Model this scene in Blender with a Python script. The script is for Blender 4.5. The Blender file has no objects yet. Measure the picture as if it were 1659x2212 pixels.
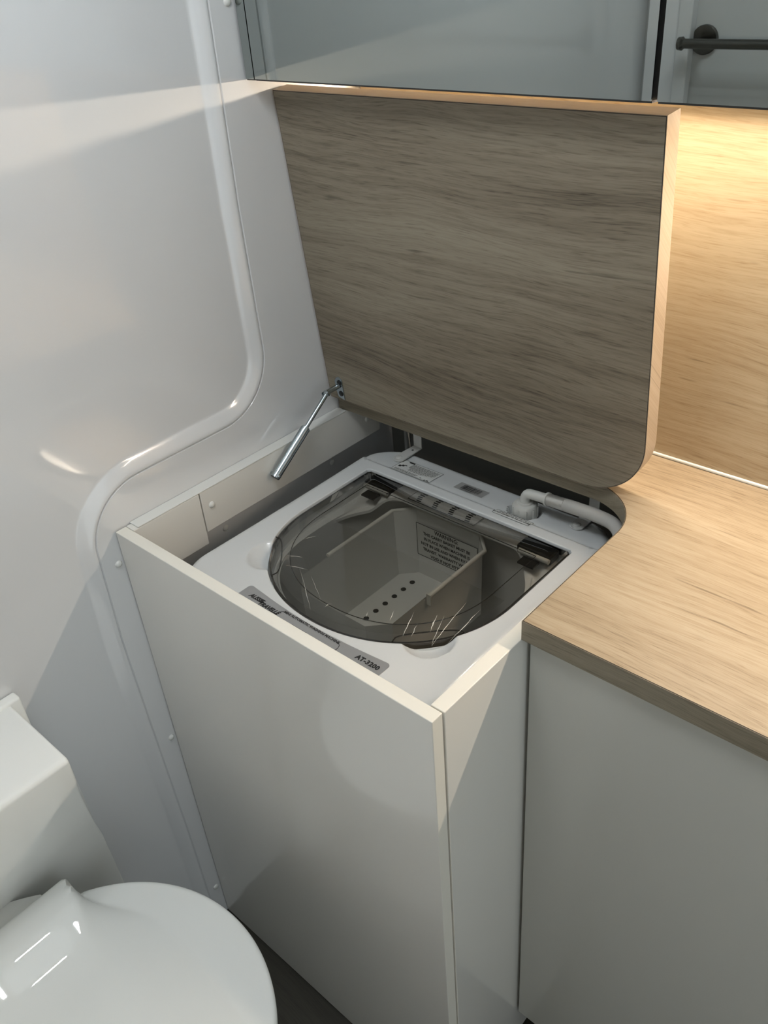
import bpy, bmesh, math, random
from math import sin, cos, pi, radians, sqrt, atan2
from mathutils import Vector, Matrix

random.seed(4)
S = bpy.context.scene
COL = S.collection

# ------------------------------------------------------------------ camera
def rot(rx, ry, rz):
    return Matrix.Rotation(rz, 4, 'Z') @ Matrix.Rotation(ry, 4, 'Y') @ Matrix.Rotation(rx, 4, 'X')
cd = bpy.data.cameras.new('camera')
cam = bpy.data.objects.new('camera', cd); COL.objects.link(cam)
cam.matrix_world = Matrix.Translation((0.91817, -0.96070, 0.63092)) @ rot(0.978301, 0.070600, 0.726798)
cd.sensor_fit = 'HORIZONTAL'; cd.sensor_width = 36.0
cd.lens = 36.0 * 1869.21 / 1659.0
cd.clip_start = 0.01
S.camera = cam

# ------------------------------------------------------------------ world and exposure
w = bpy.data.worlds.new('world'); S.world = w; w.use_nodes = True
w.node_tree.nodes['Background'].inputs[0].default_value = (0.88, 0.97, 1.0, 1)
w.node_tree.nodes['Background'].inputs[1].default_value = 1.0       # daylight fill, let in by an unseen doorway added on the right
S.view_settings.view_transform = 'Standard'
S.view_settings.look = 'None'
S.view_settings.gamma = 1.0
S.view_settings.use_curve_mapping = False
S.view_settings.exposure = 0.13
LED_WARM = 165.0     # strip under the mirror cabinet
LED_COOL = 310.0      # four bars round the roof hatch
DOME = 2.0           # daylight through the frosted roof hatch
DOWN = 9.0           # ceiling downlights

# ------------------------------------------------------------------ materials
def srgb(r, g, b):
    f = lambda c: (c/255/12.92) if c/255 <= 0.04045 else ((c/255+0.055)/1.055)**2.4
    return (f(r), f(g), f(b), 1)

def new_mat(name):
    m = bpy.data.materials.new(name); m.use_nodes = True
    nt = m.node_tree
    return m, nt, nt.nodes['Principled BSDF']

def plain(name, col, rough=0.4, metal=0.0, spec=0.5, coat=0.0, coat_rough=0.03, bump=0.0, bscale=200.0, vary=0.0, vscale=8.0):
    m, nt, p = new_mat(name)
    p.inputs['Base Color'].default_value = col
    p.inputs['Roughness'].default_value = rough
    p.inputs['Metallic'].default_value = metal
    p.inputs['Specular IOR Level'].default_value = spec
    p.inputs['Coat Weight'].default_value = coat
    p.inputs['Coat Roughness'].default_value = coat_rough
    tc = nt.nodes.new('ShaderNodeTexCoord')
    if bump > 0:
        n = nt.nodes.new('ShaderNodeTexNoise'); n.inputs['Scale'].default_value = bscale
        n.inputs['Detail'].default_value = 2
        b = nt.nodes.new('ShaderNodeBump'); b.inputs['Strength'].default_value = bump
        b.inputs['Distance'].default_value = 0.002
        nt.links.new(tc.outputs['Object'], n.inputs['Vector'])
        nt.links.new(n.outputs['Fac'], b.inputs['Height'])
        nt.links.new(b.outputs['Normal'], p.inputs['Normal'])
        if coat > 0: nt.links.new(b.outputs['Normal'], p.inputs['Coat Normal'])
    if vary > 0:
        n = nt.nodes.new('ShaderNodeTexNoise'); n.inputs['Scale'].default_value = vscale
        mx = nt.nodes.new('ShaderNodeMix'); mx.data_type = 'RGBA'
        mx.inputs[6].default_value = col
        mx.inputs[7].default_value = (col[0]*(1-vary), col[1]*(1-vary), col[2]*(1-vary), 1)
        nt.links.new(tc.outputs['Object'], n.inputs['Vector'])
        nt.links.new(n.outputs['Fac'], mx.inputs[0])
        nt.links.new(mx.outputs[2], p.inputs['Base Color'])
    return m

def wood(name, light, mid, dark, rough=0.42, seed=0.0, tilt=0.03, gain=1.0):
    """oak print laminate: grain runs along local X, v = Y + Z runs across it"""
    m, nt, p = new_mat(name)
    L = nt.links.new
    N = lambda t: nt.nodes.new(t)
    def math_(op, a, b=None):
        n = N('ShaderNodeMath'); n.operation = op
        for i, x in enumerate((a, b)):
            if x is None: continue
            if isinstance(x, (int, float)): n.inputs[i].default_value = x
            else: L(x, n.inputs[i])
        return n.outputs[0]
    tc = N('ShaderNodeTexCoord'); sp = N('ShaderNodeSeparateXYZ'); L(tc.outputs['Object'], sp.inputs[0])
    x = sp.outputs[0]
    v = math_('ADD', sp.outputs[1], sp.outputs[2])
    v = math_('ADD', v, math_('MULTIPLY', x, tilt))
    def noise(xs, vs, z, detail=3, roughn=0.5, vv=None):
        c = N('ShaderNodeCombineXYZ')
        L(math_('MULTIPLY', x, xs), c.inputs[0]); L(math_('MULTIPLY', vv if vv is not None else v, vs), c.inputs[1])
        c.inputs[2].default_value = z + seed
        n = N('ShaderNodeTexNoise'); n.inputs['Scale'].default_value = 1.0
        n.inputs['Detail'].default_value = detail; n.inputs['Roughness'].default_value = roughn
        L(c.outputs[0], n.inputs['Vector'])
        return n.outputs['Fac']
    def ramp(f, a, b):
        n = N('ShaderNodeMapRange'); n.interpolation_type = 'SMOOTHSTEP'
        n.inputs['From Min'].default_value = a; n.inputs['From Max'].default_value = b
        L(f, n.inputs['Value']); return n.outputs[0]
    warp = noise(2.4, 5.0, 1.3, 2)
    vw = math_('ADD', v, math_('MULTIPLY', math_('SUBTRACT', warp, 0.5), 0.050))
    broad = noise(1.1, 8.0, 3.1, 2, vv=vw)
    streak = noise(4.5, 120.0, 5.7, 5, 0.62, vv=vw)
    fibre = noise(24.0, 560.0, 7.9, 2, 0.6, vv=vw)
    pores = noise(42.0, 760.0, 12.9, 1, 0.5, vv=vw)
    crack = noise(8.0, 110.0, 9.4, 3, 0.5, vv=vw)
    # growth rings seen as long arches
    rings = math_('SINE', math_('MULTIPLY', math_('ADD', vw, math_('MULTIPLY', noise(1.6, 7.0, 15.5, 2), 0.10)), 520.0))
    f = math_('MULTIPLY', ramp(broad, 0.32, 0.70), 0.42)
    f = math_('ADD', f, math_('MULTIPLY', ramp(streak, 0.34, 0.74), 0.30))
    f = math_('ADD', f, math_('MULTIPLY', ramp(fibre, 0.40, 0.75), 0.26))
    f = math_('ADD', f, math_('MULTIPLY', math_('MULTIPLY', math_('ADD', rings, 1.0), ramp(noise(1.5, 6.0, 21.0, 2), 0.50, 0.66)), 0.030))
    f = math_('ADD', f, math_('MULTIPLY', ramp(pores, 0.58, 0.70), 0.20))
    cr = N('ShaderNodeValToRGB')
    e = cr.color_ramp.elements
    e[0].position = 0.0; e[0].color = light
    e[1].position = 1.0; e[1].color = dark
    k = cr.color_ramp.elements.new(0.48); k.color = mid
    L(f, cr.inputs[0])
    mx = N('ShaderNodeMix'); mx.data_type = 'RGBA'
    L(math_('MULTIPLY', ramp(crack, 0.66, 0.76), 0.50), mx.inputs[0])
    L(cr.outputs[0], mx.inputs[6])
    mx.inputs[7].default_value = (dark[0]*0.42, dark[1]*0.38, dark[2]*0.34, 1)
    L(mx.outputs[2], p.inputs['Base Color'])
    p.inputs['Roughness'].default_value = rough
    p.inputs['Specular IOR Level'].default_value = 0.35
    b = N('ShaderNodeBump'); b.inputs['Strength'].default_value = 0.10; b.inputs['Distance'].default_value = 0.001
    L(fibre, b.inputs['Height']); L(b.outputs['Normal'], p.inputs['Normal'])
    return m

def emit(name, col, strength):
    m = bpy.data.materials.new(name); m.use_nodes = True
    nt = m.node_tree; nt.nodes.clear()
    o = nt.nodes.new('ShaderNodeOutputMaterial'); e = nt.nodes.new('ShaderNodeEmission')
    e.inputs[0].default_value = col; e.inputs[1].default_value = strength
    nt.links.new(e.outputs[0], o.inputs[0])
    return m

def clear_sheet(name, tint, ior=1.45, rough=0.02, bump=0.0, scratch=False):
    """thin see-through plastic: tinted transparency under a fresnel gloss"""
    m = bpy.data.materials.new(name); m.use_nodes = True
    nt = m.node_tree; nt.nodes.clear(); L = nt.links.new; N = nt.nodes.new
    o = N('ShaderNodeOutputMaterial'); t = N('ShaderNodeBsdfTransparent'); g = N('ShaderNodeBsdfGlossy')
    fr = N('ShaderNodeFresnel'); mx = N('ShaderNodeMixShader')
    t.inputs[0].default_value = tint; g.inputs['Roughness'].default_value = rough
    fr.inputs['IOR'].default_value = ior
    L(fr.outputs[0], mx.inputs[0]); L(t.outputs[0], mx.inputs[1]); L(g.outputs[0], mx.inputs[2]); L(mx.outputs[0], o.inputs[0])
    if bump > 0:
        tc = N('ShaderNodeTexCoord'); n = N('ShaderNodeTexNoise'); b = N('ShaderNodeBump'); mp = N('ShaderNodeMapping')
        mp.inputs['Scale'].default_value = (34, 11, 1); mp.inputs['Rotation'].default_value = (0, 0, 0.7)
        n.inputs['Scale'].default_value = 1.0; n.inputs['Detail'].default_value = 3
        b.inputs['Strength'].default_value = bump; b.inputs['Distance'].default_value = 0.004
        L(tc.outputs['Object'], mp.inputs[0]); L(mp.outputs[0], n.inputs['Vector']); L(n.outputs['Fac'], b.inputs['Height'])
        L(b.outputs[0], g.inputs['Normal']); L(b.outputs[0], fr.inputs['Normal'])
    return m

M = {}
M['gelcoat'] = plain('white_gelcoat', (0.71, 0.715, 0.72, 1), 0.16, coat=0.9, coat_rough=0.035, bump=0.03, bscale=12)
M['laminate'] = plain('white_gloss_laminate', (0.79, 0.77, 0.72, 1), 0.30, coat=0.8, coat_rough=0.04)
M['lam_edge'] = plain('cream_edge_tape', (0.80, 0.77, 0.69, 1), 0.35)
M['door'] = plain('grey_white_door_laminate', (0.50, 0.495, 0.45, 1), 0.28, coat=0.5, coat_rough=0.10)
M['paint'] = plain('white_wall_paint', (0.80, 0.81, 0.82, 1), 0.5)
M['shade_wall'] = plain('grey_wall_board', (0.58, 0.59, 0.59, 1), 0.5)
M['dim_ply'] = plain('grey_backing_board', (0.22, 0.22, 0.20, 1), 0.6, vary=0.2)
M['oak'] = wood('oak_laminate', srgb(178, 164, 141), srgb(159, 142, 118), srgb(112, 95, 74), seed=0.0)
M['oak_lid_shaded'] = wood('oak_laminate_lid_shaded', srgb(147, 138, 121), srgb(123, 113, 97), srgb(74, 66, 54), seed=31.7)  # worktop oak darkened, putting the raised lid's shade into its colour
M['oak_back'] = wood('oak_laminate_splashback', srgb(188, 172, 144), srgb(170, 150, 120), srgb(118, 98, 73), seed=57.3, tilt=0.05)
M['oak_edge'] = wood('oak_edge_tape', srgb(184, 168, 148), srgb(174, 156, 134), srgb(150, 131, 108), seed=80.0)
M['oak_front_shaded'] = wood('oak_front_edge_tape_shaded', srgb(146, 137, 120), srgb(126, 117, 100), srgb(88, 80, 66), seed=95.0, tilt=0.0)  # edge tape darkened; the front edge's shade is put into the colour
M['glue'] = plain('dark_glue_line', (0.03, 0.022, 0.016, 1), 0.6)
M['mirror'] = plain('mirror_glass', (0.36, 0.39, 0.385, 1), 0.01, metal=1.0)
M['mirror_edge'] = plain('mirror_door_edge', (0.03, 0.03, 0.03, 1), 0.3)
M['machine'] = plain('white_machine_plastic', (0.60, 0.615, 0.615, 1), 0.28, coat=0.35, coat_rough=0.08)
M['tub'] = plain('tub_plastic', (0.76, 0.77, 0.76, 1), 0.35)
M['basket'] = plain('basket_plastic', (0.80, 0.80, 0.76, 1), 0.35)
M['smoked'] = clear_sheet('smoked_lid_plastic', (0.70, 0.675, 0.63, 1), 1.45, 0.02)
M['smoked_edge'] = plain('smoked_lid_edge', (0.018, 0.016, 0.013, 1), 0.15)
M['smoked_wall'] = clear_sheet('smoked_lid_wall', (0.22, 0.20, 0.17, 1), 1.5, 0.03)
M['film'] = clear_sheet('protective_film', (0.96, 0.96, 0.945, 1), 1.16, 0.06, bump=0.04)
M['crease'] = plain('film_crease', (0.80, 0.78, 0.72, 1), 0.12, coat=1.0)
M['black'] = plain('black_plastic', (0.012, 0.012, 0.011, 1), 0.35)
M['ink'] = plain('black_ink', (0.015, 0.015, 0.015, 1), 0.5)
M['greyink'] = plain('grey_print', (0.16, 0.16, 0.15, 1), 0.5)
M['silver'] = plain('brushed_silver_foil', (0.40, 0.405, 0.41, 1), 0.38, metal=0.55)
M['sticker'] = plain('pale_sticker', (0.62, 0.63, 0.61, 1), 0.4)
M['greysticker'] = plain('grey_sticker', (0.30, 0.30, 0.29, 1), 0.5)
M['hose'] = plain('grey_hose', (0.40, 0.39, 0.365, 1), 0.55)
M['nylon'] = plain('white_nylon', (0.52, 0.52, 0.49, 1), 0.45)
M['steel'] = plain('zinc_plated_steel', (0.46, 0.52, 0.55, 1), 0.20, metal=1.0)
M['crimp'] = plain('crimped_ferrule', (0.50, 0.49, 0.46, 1), 0.40, metal=0.7, bump=0.6, bscale=90)
M['whitesteel'] = plain('white_painted_steel', (0.52, 0.52, 0.50, 1), 0.4)
M['ceramic'] = plain('white_ceramic', (0.86, 0.87, 0.845, 1), 0.5, spec=0.2, coat=0.7, coat_rough=0.012)
M['gunmetal'] = plain('gunmetal', (0.13, 0.125, 0.11, 1), 0.25, metal=1.0)
M['cap'] = plain('white_cap_plastic', (0.74, 0.74, 0.71, 1), 0.35)
M['led_warm'] = emit('warm_led', (1.0, 0.84, 0.66, 1), LED_WARM)
M['led_cool'] = emit('cool_led', (0.92, 0.97, 1.0, 1), LED_COOL)
M['dome'] = emit('daylit_dome', (0.90, 0.97, 1.0, 1), DOME)
M['down'] = emit('downlight', (1.0, 0.93, 0.82, 1), DOWN)

def floor_mat():
    m = wood('dark_timber_vinyl', (0.050, 0.046, 0.034, 1), (0.034, 0.031, 0.023, 1), (0.014, 0.013, 0.010, 1), rough=0.5, seed=3.0)
    return m
M['vinyl'] = floor_mat()

# ------------------------------------------------------------------ mesh helpers (all coordinates are room coordinates, metres)
def mesh_of(bm, mats, smooth=None):
    me = bpy.data.meshes.new('mesh')
    bmesh.ops.recalc_face_normals(bm, faces=bm.faces[:])
    bm.to_mesh(me); bm.free()
    for m in (mats if isinstance(mats, (list, tuple)) else [mats]): me.materials.append(m)
    if smooth:
        for p in me.polygons: p.use_smooth = True
        if smooth != 'all': me.set_sharp_from_angle(angle=radians(smooth if smooth is not True else 35))
    return me

def root_of(o):
    while o.parent: o = o.parent
    return o

def obj(name, bm, mats, parent=None, smooth=None, keep_normals=False, **props):
    me = mesh_of(bm, mats, smooth)
    o = bpy.data.objects.new(name, me); COL.objects.link(o)
    me.name = name
    if parent is not None:
        base = root_of(parent).location
        if base.length > 0: me.transform(Matrix.Translation(-base))
        o.parent = parent
    for k, v in props.items(): o[k] = v
    return o

def thing(name, label, cat, loc=(0, 0, 0), group=None):
    o = bpy.data.objects.new(name, None); COL.objects.link(o)
    o.location = loc; o.empty_display_size = 0.05
    o['label'] = label; o['category'] = cat
    if group: o['group'] = group
    return o

def tag(o, label, cat, group=None):
    o['label'] = label; o['category'] = cat
    if group: o['group'] = group
    return o

def B(): return bmesh.new()

def box(bm, x0, x1, y0, y1, z0, z1, bev=0.0, seg=2, mi=0):
    vs = [bm.verts.new((x, y, z)) for x in (x0, x1) for y in (y0, y1) for z in (z0, z1)]
    fs = [(0, 1, 3, 2), (4, 6, 7, 5), (0, 4, 5, 1), (2, 3, 7, 6), (0, 2, 6, 4), (1, 5, 7, 3)]
    faces = [bm.faces.new([vs[i] for i in f]) for f in fs]
    for f in faces: f.material_index = mi
    if bev > 0:
        es = list({e for f in faces for e in f.edges})
        bmesh.ops.bevel(bm, geom=es, offset=bev, segments=seg, profile=0.5, affect='EDGES')
    return bm

def prism(bm, poly, lo, hi, axis='z', mi=0):
    """extrude a 2-D polygon; axis names the extrusion direction"""
    def P(a, b, c):
        return {'z': (a, b, c), 'y': (a, c, b), 'x': (c, a, b)}[axis]
    b0 = [bm.verts.new(P(a, b, lo)) for a, b in poly]
    b1 = [bm.verts.new(P(a, b, hi)) for a, b in poly]
    n = len(poly)
    fs = [bm.faces.new(b0), bm.faces.new(list(reversed(b1)))]
    for i in range(n):
        fs.append(bm.faces.new((b0[i], b0[(i+1) % n], b1[(i+1) % n], b1[i])))
    for f in fs: f.material_index = mi
    return fs

def frame(d):
    d = Vector(d).normalized()
    a = Vector((0, 0, 1)) if abs(d.z) < 0.9 else Vector((1, 0, 0))
    u = d.cross(a).normalized(); v = d.cross(u).normalized()
    return d, u, v

def cyl(bm, p0, p1, r0, r1=None, n=24, mi=0, caps=True):
    r1 = r0 if r1 is None else r1
    p0, p1 = Vector(p0), Vector(p1); d, u, v = frame(p1 - p0)
    A = [bm.verts.new(p0 + u*(r0*cos(2*pi*i/n)) + v*(r0*sin(2*pi*i/n))) for i in range(n)]
    C = [bm.verts.new(p1 + u*(r1*cos(2*pi*i/n)) + v*(r1*sin(2*pi*i/n))) for i in range(n)]
    for i in range(n):
        bm.faces.new((A[i], A[(i+1) % n], C[(i+1) % n], C[i])).material_index = mi
    if caps:
        bm.faces.new(list(reversed(A))).material_index = mi
        bm.faces.new(C).material_index = mi

def lathe(bm, c, axis, prof, n=28, mi=0):
    """prof: list of (distance along axis, radius); ends closed"""
    c = Vector(c); d, u, v = frame(axis)
    rings = []
    for h, r in prof:
        if r < 1e-6: rings.append([bm.verts.new(c + d*h)])
        else: rings.append([bm.verts.new(c + d*h + u*(r*cos(2*pi*i/n)) + v*(r*sin(2*pi*i/n))) for i in range(n)])
    for a, b in zip(rings, rings[1:]):
        for i in range(n):
            j = (i+1) % n
            if len(a) == 1 and len(b) == 1: continue
            if len(a) == 1: bm.faces.new((a[0], b[i], b[j])).material_index = mi
            elif len(b) == 1: bm.faces.new((a[i], a[j], b[0])).material_index = mi
            else: bm.faces.new((a[i], a[j], b[j], b[i])).material_index = mi
    if len(rings[0]) > 1: bm.faces.new(list(reversed(rings[0]))).material_index = mi
    if len(rings[-1]) > 1: bm.faces.new(rings[-1]).material_index = mi

def smooth_path(pts, k=8):
    """Catmull-Rom through the points"""
    P = [Vector(p) for p in pts]; out = []
    for i in range(len(P)-1):
        p0 = P[max(i-1, 0)]; p1 = P[i]; p2 = P[i+1]; p3 = P[min(i+2, len(P)-1)]
        for j in range(k):
            t = j/k
            out.append(0.5*((2*p1) + (p2-p0)*t + (2*p0-5*p1+4*p2-p3)*t*t + (3*p1-p0-3*p2+p3)*t**3))
    out.append(P[-1]); return out

def tube(bm, pts, r, n=16, caps=True, mi=0, closed=False):
    pts = [Vector(p) for p in pts]; m = len(pts)
    rings = []; u = None
    for i, p in enumerate(pts):
        if closed: t = (pts[(i+1) % m] - pts[i-1]).normalized()
        else: t = (pts[min(i+1, m-1)] - pts[max(i-1, 0)]).normalized()
        if u is None: _, u, _ = frame(t)
        u = (u - t*u.dot(t)).normalized(); v = t.cross(u)
        rr = r[i] if isinstance(r, (list, tuple)) else r
        rings.append([bm.verts.new(p + u*(rr*cos(2*pi*k/n)) + v*(rr*sin(2*pi*k/n))) for k in range(n)])
    pairs = list(zip(rings, rings[1:])) + ([(rings[-1], rings[0])] if closed else [])
    for a, b in pairs:
        for k in range(n):
            bm.faces.new((a[k], a[(k+1) % n], b[(k+1) % n], b[k])).material_index = mi
    if caps and not closed:
        bm.faces.new(list(reversed(rings[0]))).material_index = mi
        bm.faces.new(rings[-1]).material_index = mi

def rrect(x0, x1, y0, y1, r, k=8):
    out = []
    for cx, cy, a0 in ((x1-r, y1-r, 0), (x0+r, y1-r, 90), (x0+r, y0+r, 180), (x1-r, y0+r, 270)):
        for i in range(k+1):
            a = radians(a0 + 90*i/k); out.append((cx + r*cos(a), cy + r*sin(a)))
    return out

def inset(poly, d):
    """offset a closed counter-clockwise polygon inwards by d"""
    n = len(poly); out = []
    for i in range(n):
        p0 = Vector(poly[i-1]); p1 = Vector(poly[i]); p2 = Vector(poly[(i+1) % n])
        e1 = (p1-p0).normalized(); e2 = (p2-p1).normalized()
        n1 = Vector((-e1.y, e1.x)); n2 = Vector((-e2.y, e2.x))
        b = n1 + n2
        if b.length < 1e-6: b = n1
        b = b.normalized(); s = d / max(0.3, b.dot(n1))
        out.append(tuple(p1 + b*s))
    return out

def text(name, body, size, origin, u, v, mat, parent, align='LEFT', shear=0.0, lift=0.0002, spacing=1.0, bold=0.0, xscale=1.0):
    cu = bpy.data.curves.new(name, 'FONT'); cu.body = body; cu.size = size
    cu.align_x = align; cu.align_y = 'CENTER'; cu.shear = shear; cu.space_character = spacing
    cu.offset = bold; cu.resolution_u = 2; cu.fill_mode = 'FRONT'
    t = bpy.data.objects.new(name, cu); COL.objects.link(t)
    dg = bpy.context.evaluated_depsgraph_get(); dg.update()
    me = bpy.data.meshes.new_from_object(t.evaluated_get(dg))
    bpy.data.objects.remove(t); bpy.data.curves.remove(cu)
    u = Vector(u).normalized(); v = Vector(v).normalized(); nrm = u.cross(v)
    mt = Matrix((u*xscale, v, nrm)).transposed().to_4x4()
    o0 = Vector(origin) + nrm*lift
    me.transform(Matrix.Translation(o0) @ mt)
    base = root_of(parent).location
    me.transform(Matrix.Translation(-base))
    me.materials.clear(); me.materials.append(mat); me.name = name
    o = bpy.data.objects.new(name, me); COL.objects.link(o); o.parent = parent
    return o

def sstep(a, b, x):
    t = min(1.0, max(0.0, (x-a)/(b-a))); return t*t*(3-2*t)

# ================================================================== the room shell
FZ = -0.870; CZ = 1.08; YF = -1.25; XR = 1.60; XB = 1.36      # room end wall; end of the worktop run

def structure(name, bm, mats, smooth=None):
    o = obj(name, bm, mats, None, smooth); o['kind'] = 'structure'; return o

bm = B(); box(bm, -0.06, XR+0.05, YF-0.05, 0.10, FZ-0.04, FZ); structure('floor', bm, M['vinyl'])
bm = B()
hx0, hx1, hy0, hy1 = 0.26, 0.46, -0.84, -0.64       # opening for the roof hatch
for a in ((-0.06, hx0, YF-0.05, 0.10), (hx1, XR+0.05, YF-0.05, 0.10), (hx0, hx1, YF-0.05, hy0), (hx0, hx1, hy1, 0.10)):
    box(bm, a[0], a[1], a[2], a[3], CZ, CZ+0.03)
structure('ceiling', bm, M['paint'])
bm = B()                                             # end wall; unseen open doorway added to let side light in
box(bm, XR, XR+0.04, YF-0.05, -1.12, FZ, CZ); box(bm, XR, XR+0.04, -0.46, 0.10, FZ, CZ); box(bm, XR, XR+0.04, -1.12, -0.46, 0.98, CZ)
structure('wall_right', bm, M['shade_wall'])
bm = B()
box(bm, XR-0.012, XR+0.052, -1.15, -1.118, FZ, 1.01, 0.002); box(bm, XR-0.012, XR+0.052, -0.462, -0.43, FZ, 1.01, 0.002); box(bm, XR-0.012, XR+0.052, -1.118, -0.462, 0.978, 1.01, 0.002)
structure('trim_3', bm, M['paint'])
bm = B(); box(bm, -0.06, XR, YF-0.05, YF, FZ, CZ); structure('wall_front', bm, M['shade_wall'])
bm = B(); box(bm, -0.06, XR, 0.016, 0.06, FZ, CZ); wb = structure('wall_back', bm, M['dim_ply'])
# corner trims seen in the mirror
bm = B(); box(bm, 0.004, 0.069, YF, YF+0.018, FZ, CZ, 0.002); structure('trim_1', bm, M['paint'])
bm = B(); box(bm, 0.070, 0.097, YF, YF+0.026, FZ, CZ, 0.003); structure('trim_2', bm, M['gelcoat'])

# left wall: a moulded gelcoat lining with a stepped bead
def left_wall():
    P = []
    yv, zh, yl = -0.238, 0.062, -0.562       # right-hand upright, level run, left-hand upright (flange-side edge of the bead)
    R1, R2 = 0.090, 0.085
    P.append((yv, CZ)); P.append((yv, 0.6)); P.append((yv-0.003, 0.35))
    for i in range(17):
        a = radians(0 - 90*i/16); P.append((yv - R1 + R1*cos(a), zh + R1 + R1*sin(a)))
    for i in range(17):
        a = radians(90 + 90*i/16); P.append((yl + R2 + R2*cos(a), zh - R2 + R2*sin(a)))
    P += [(yl-0.004, -0.17), (yl, -0.40), (yl+0.004, -0.60), (yl+0.006, FZ)]
    n = len(P)
    nrm = []
    for i in range(n):
        a = Vector(P[max(i-1, 0)]); b = Vector(P[min(i+1, n-1)]); t = (b-a).normalized()
        nrm.append(Vector((-t.y, t.x)))       # towards the flange side
    prof = [(-0.034, -0.0080), (-0.027, -0.0080), (-0.0245, -0.0079), (-0.0225, -0.0073), (-0.0205, -0.0060), (-0.0165, -0.0043), (-0.0120, -0.0024), (-0.0075, -0.0005),
            (-0.0050, 0.0002), (-0.0030, 0.0003), (-0.0014, -0.0002), (-0.0006, -0.0022), (0.0, -0.0026), (0.0006, -0.0014), (0.0014, 0.0), (0.006, 0.0)]
    bm = B(); rows = []
    for d, h in prof:
        row = []
        for i in range(n):
            q = Vector(P[i]) + nrm[i]*d
            z = q.y
            if i == 0: z = CZ
            if i == n-1: z = FZ
            row.append(bm.verts.new((h, q.x, z)))
        rows.append(row)
    for a, b in zip(rows, rows[1:]):
        for i in range(n-1): bm.faces.new((a[i], a[i+1], b[i+1], b[i]))
    y0, y1 = YF-0.02, 0.016
    a = rows[0]; pan = [bm.verts.new((-0.008, y0, FZ)), bm.verts.new((-0.008, y0, CZ))]
    bm.faces.new(list(a) + pan)
    b = rows[-1]; fl = [bm.verts.new((0.0, y1, CZ)), bm.verts.new((0.0, y1, FZ))]
    bm.faces.new(list(b) + [fl[1], fl[0]])
    bm.normal_update(); bmesh.ops.triangulate(bm, faces=[f for f in bm.faces if len(f.verts) > 4])
    # thickness behind
    box(bm, -0.06, -0.012, YF-0.05, 0.016, FZ, CZ)
    return bm
wl = structure('wall_left', left_wall(), M['gelcoat'], 30)
def cap_on(bm, y, z, x=0.0, r=0.0052):
    lathe(bm, (x-0.0005, y, z), (1, 0, 0), [(0, r), (0.0010, r), (0.0024, r*0.82), (0.0032, r*0.45), (0.0034, 0)], 20)
for y, z in ((-0.3617, -0.0909), (-0.134, -0.0886), (-0.5385, -0.0493), (-0.5385, -0.3904), (-0.5400, -0.7865), (-0.2108, 0.5744)):
    bm = B(); cap_on(bm, y, z); obj('screw_cap', bm, M['cap'], wl, True)
# rounded fillet low on the wall beside the machine
# (the space behind the machine) a slim grey conduit
bm = B(); box(bm, 0.036, 0.042, 0.006, 0.0158, FZ, -0.002, 0.001)
tag(obj('conduit', bm, M['whitesteel']), 'slim grey vertical conduit in the dark gap behind the washing machine', 'pipe')

# ================================================================== enclosure of white panels
D = 0.531; W = 0.538; T = 0.016
def board(name, x0, x1, y0, y1, z0, z1, label, cat, edge='z1', mat='laminate', parent=None):
    bm = B(); box(bm, x0, x1, y0, y1, z0, z1, 0.0009)
    bm.faces.ensure_lookup_table()
    for f in bm.faces:
        c = f.calc_center_median()
        if 'z1' in edge and f.normal.z > 0.7 or 'x1' in edge and f.normal.x > 0.7 or 'y0' in edge and f.normal.y < -0.7: f.material_index = 1
    o = obj(name, bm, [M[mat], M['lam_edge']], parent)
    if cat: tag(o, label, cat)
    return o
board('front_panel', 0.0025, W, -D, -D+T, FZ+0.004, 0.0, 'tall white gloss panel standing in front of the washing machine', 'panel', 'z1x1')
board('side_panel', W-T, W+0.0015, -D+T+0.0015, -0.3305, FZ+0.004, 0.0, 'narrow white return panel between front panel and grey door', 'panel', 'z1y0')
board('corner_block', 0.0015, 0.020, -D+T+0.001, -0.4065, -0.085, -0.0005, 'short white block on the left wall in the panel corner', 'block', '')
bat = thing('wall_batten', 'long white batten fixed along the left wall above the machine', 'batten', (0.01, -0.22, -0.066))
bm = B(); box(bm, 0.0008, 0.0195, -0.4045, -0.034, -0.0660, -0.0005, 0.0007); obj('board', bm, M['laminate'], bat)
bm = B(); box(bm, 0.0005, 0.0200, -0.507, -0.1095, -0.0002, 0.0016, 0.0005); obj('cover_strip', bm, M['cap'], bat)
for y, z in ((-0.4186+0.03, -0.0272), (-0.0633, -0.034)):
    bm = B(); cap_on(bm, y, z, 0.0195); obj('screw_cap', bm, M['cap'], bat, True)

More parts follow.
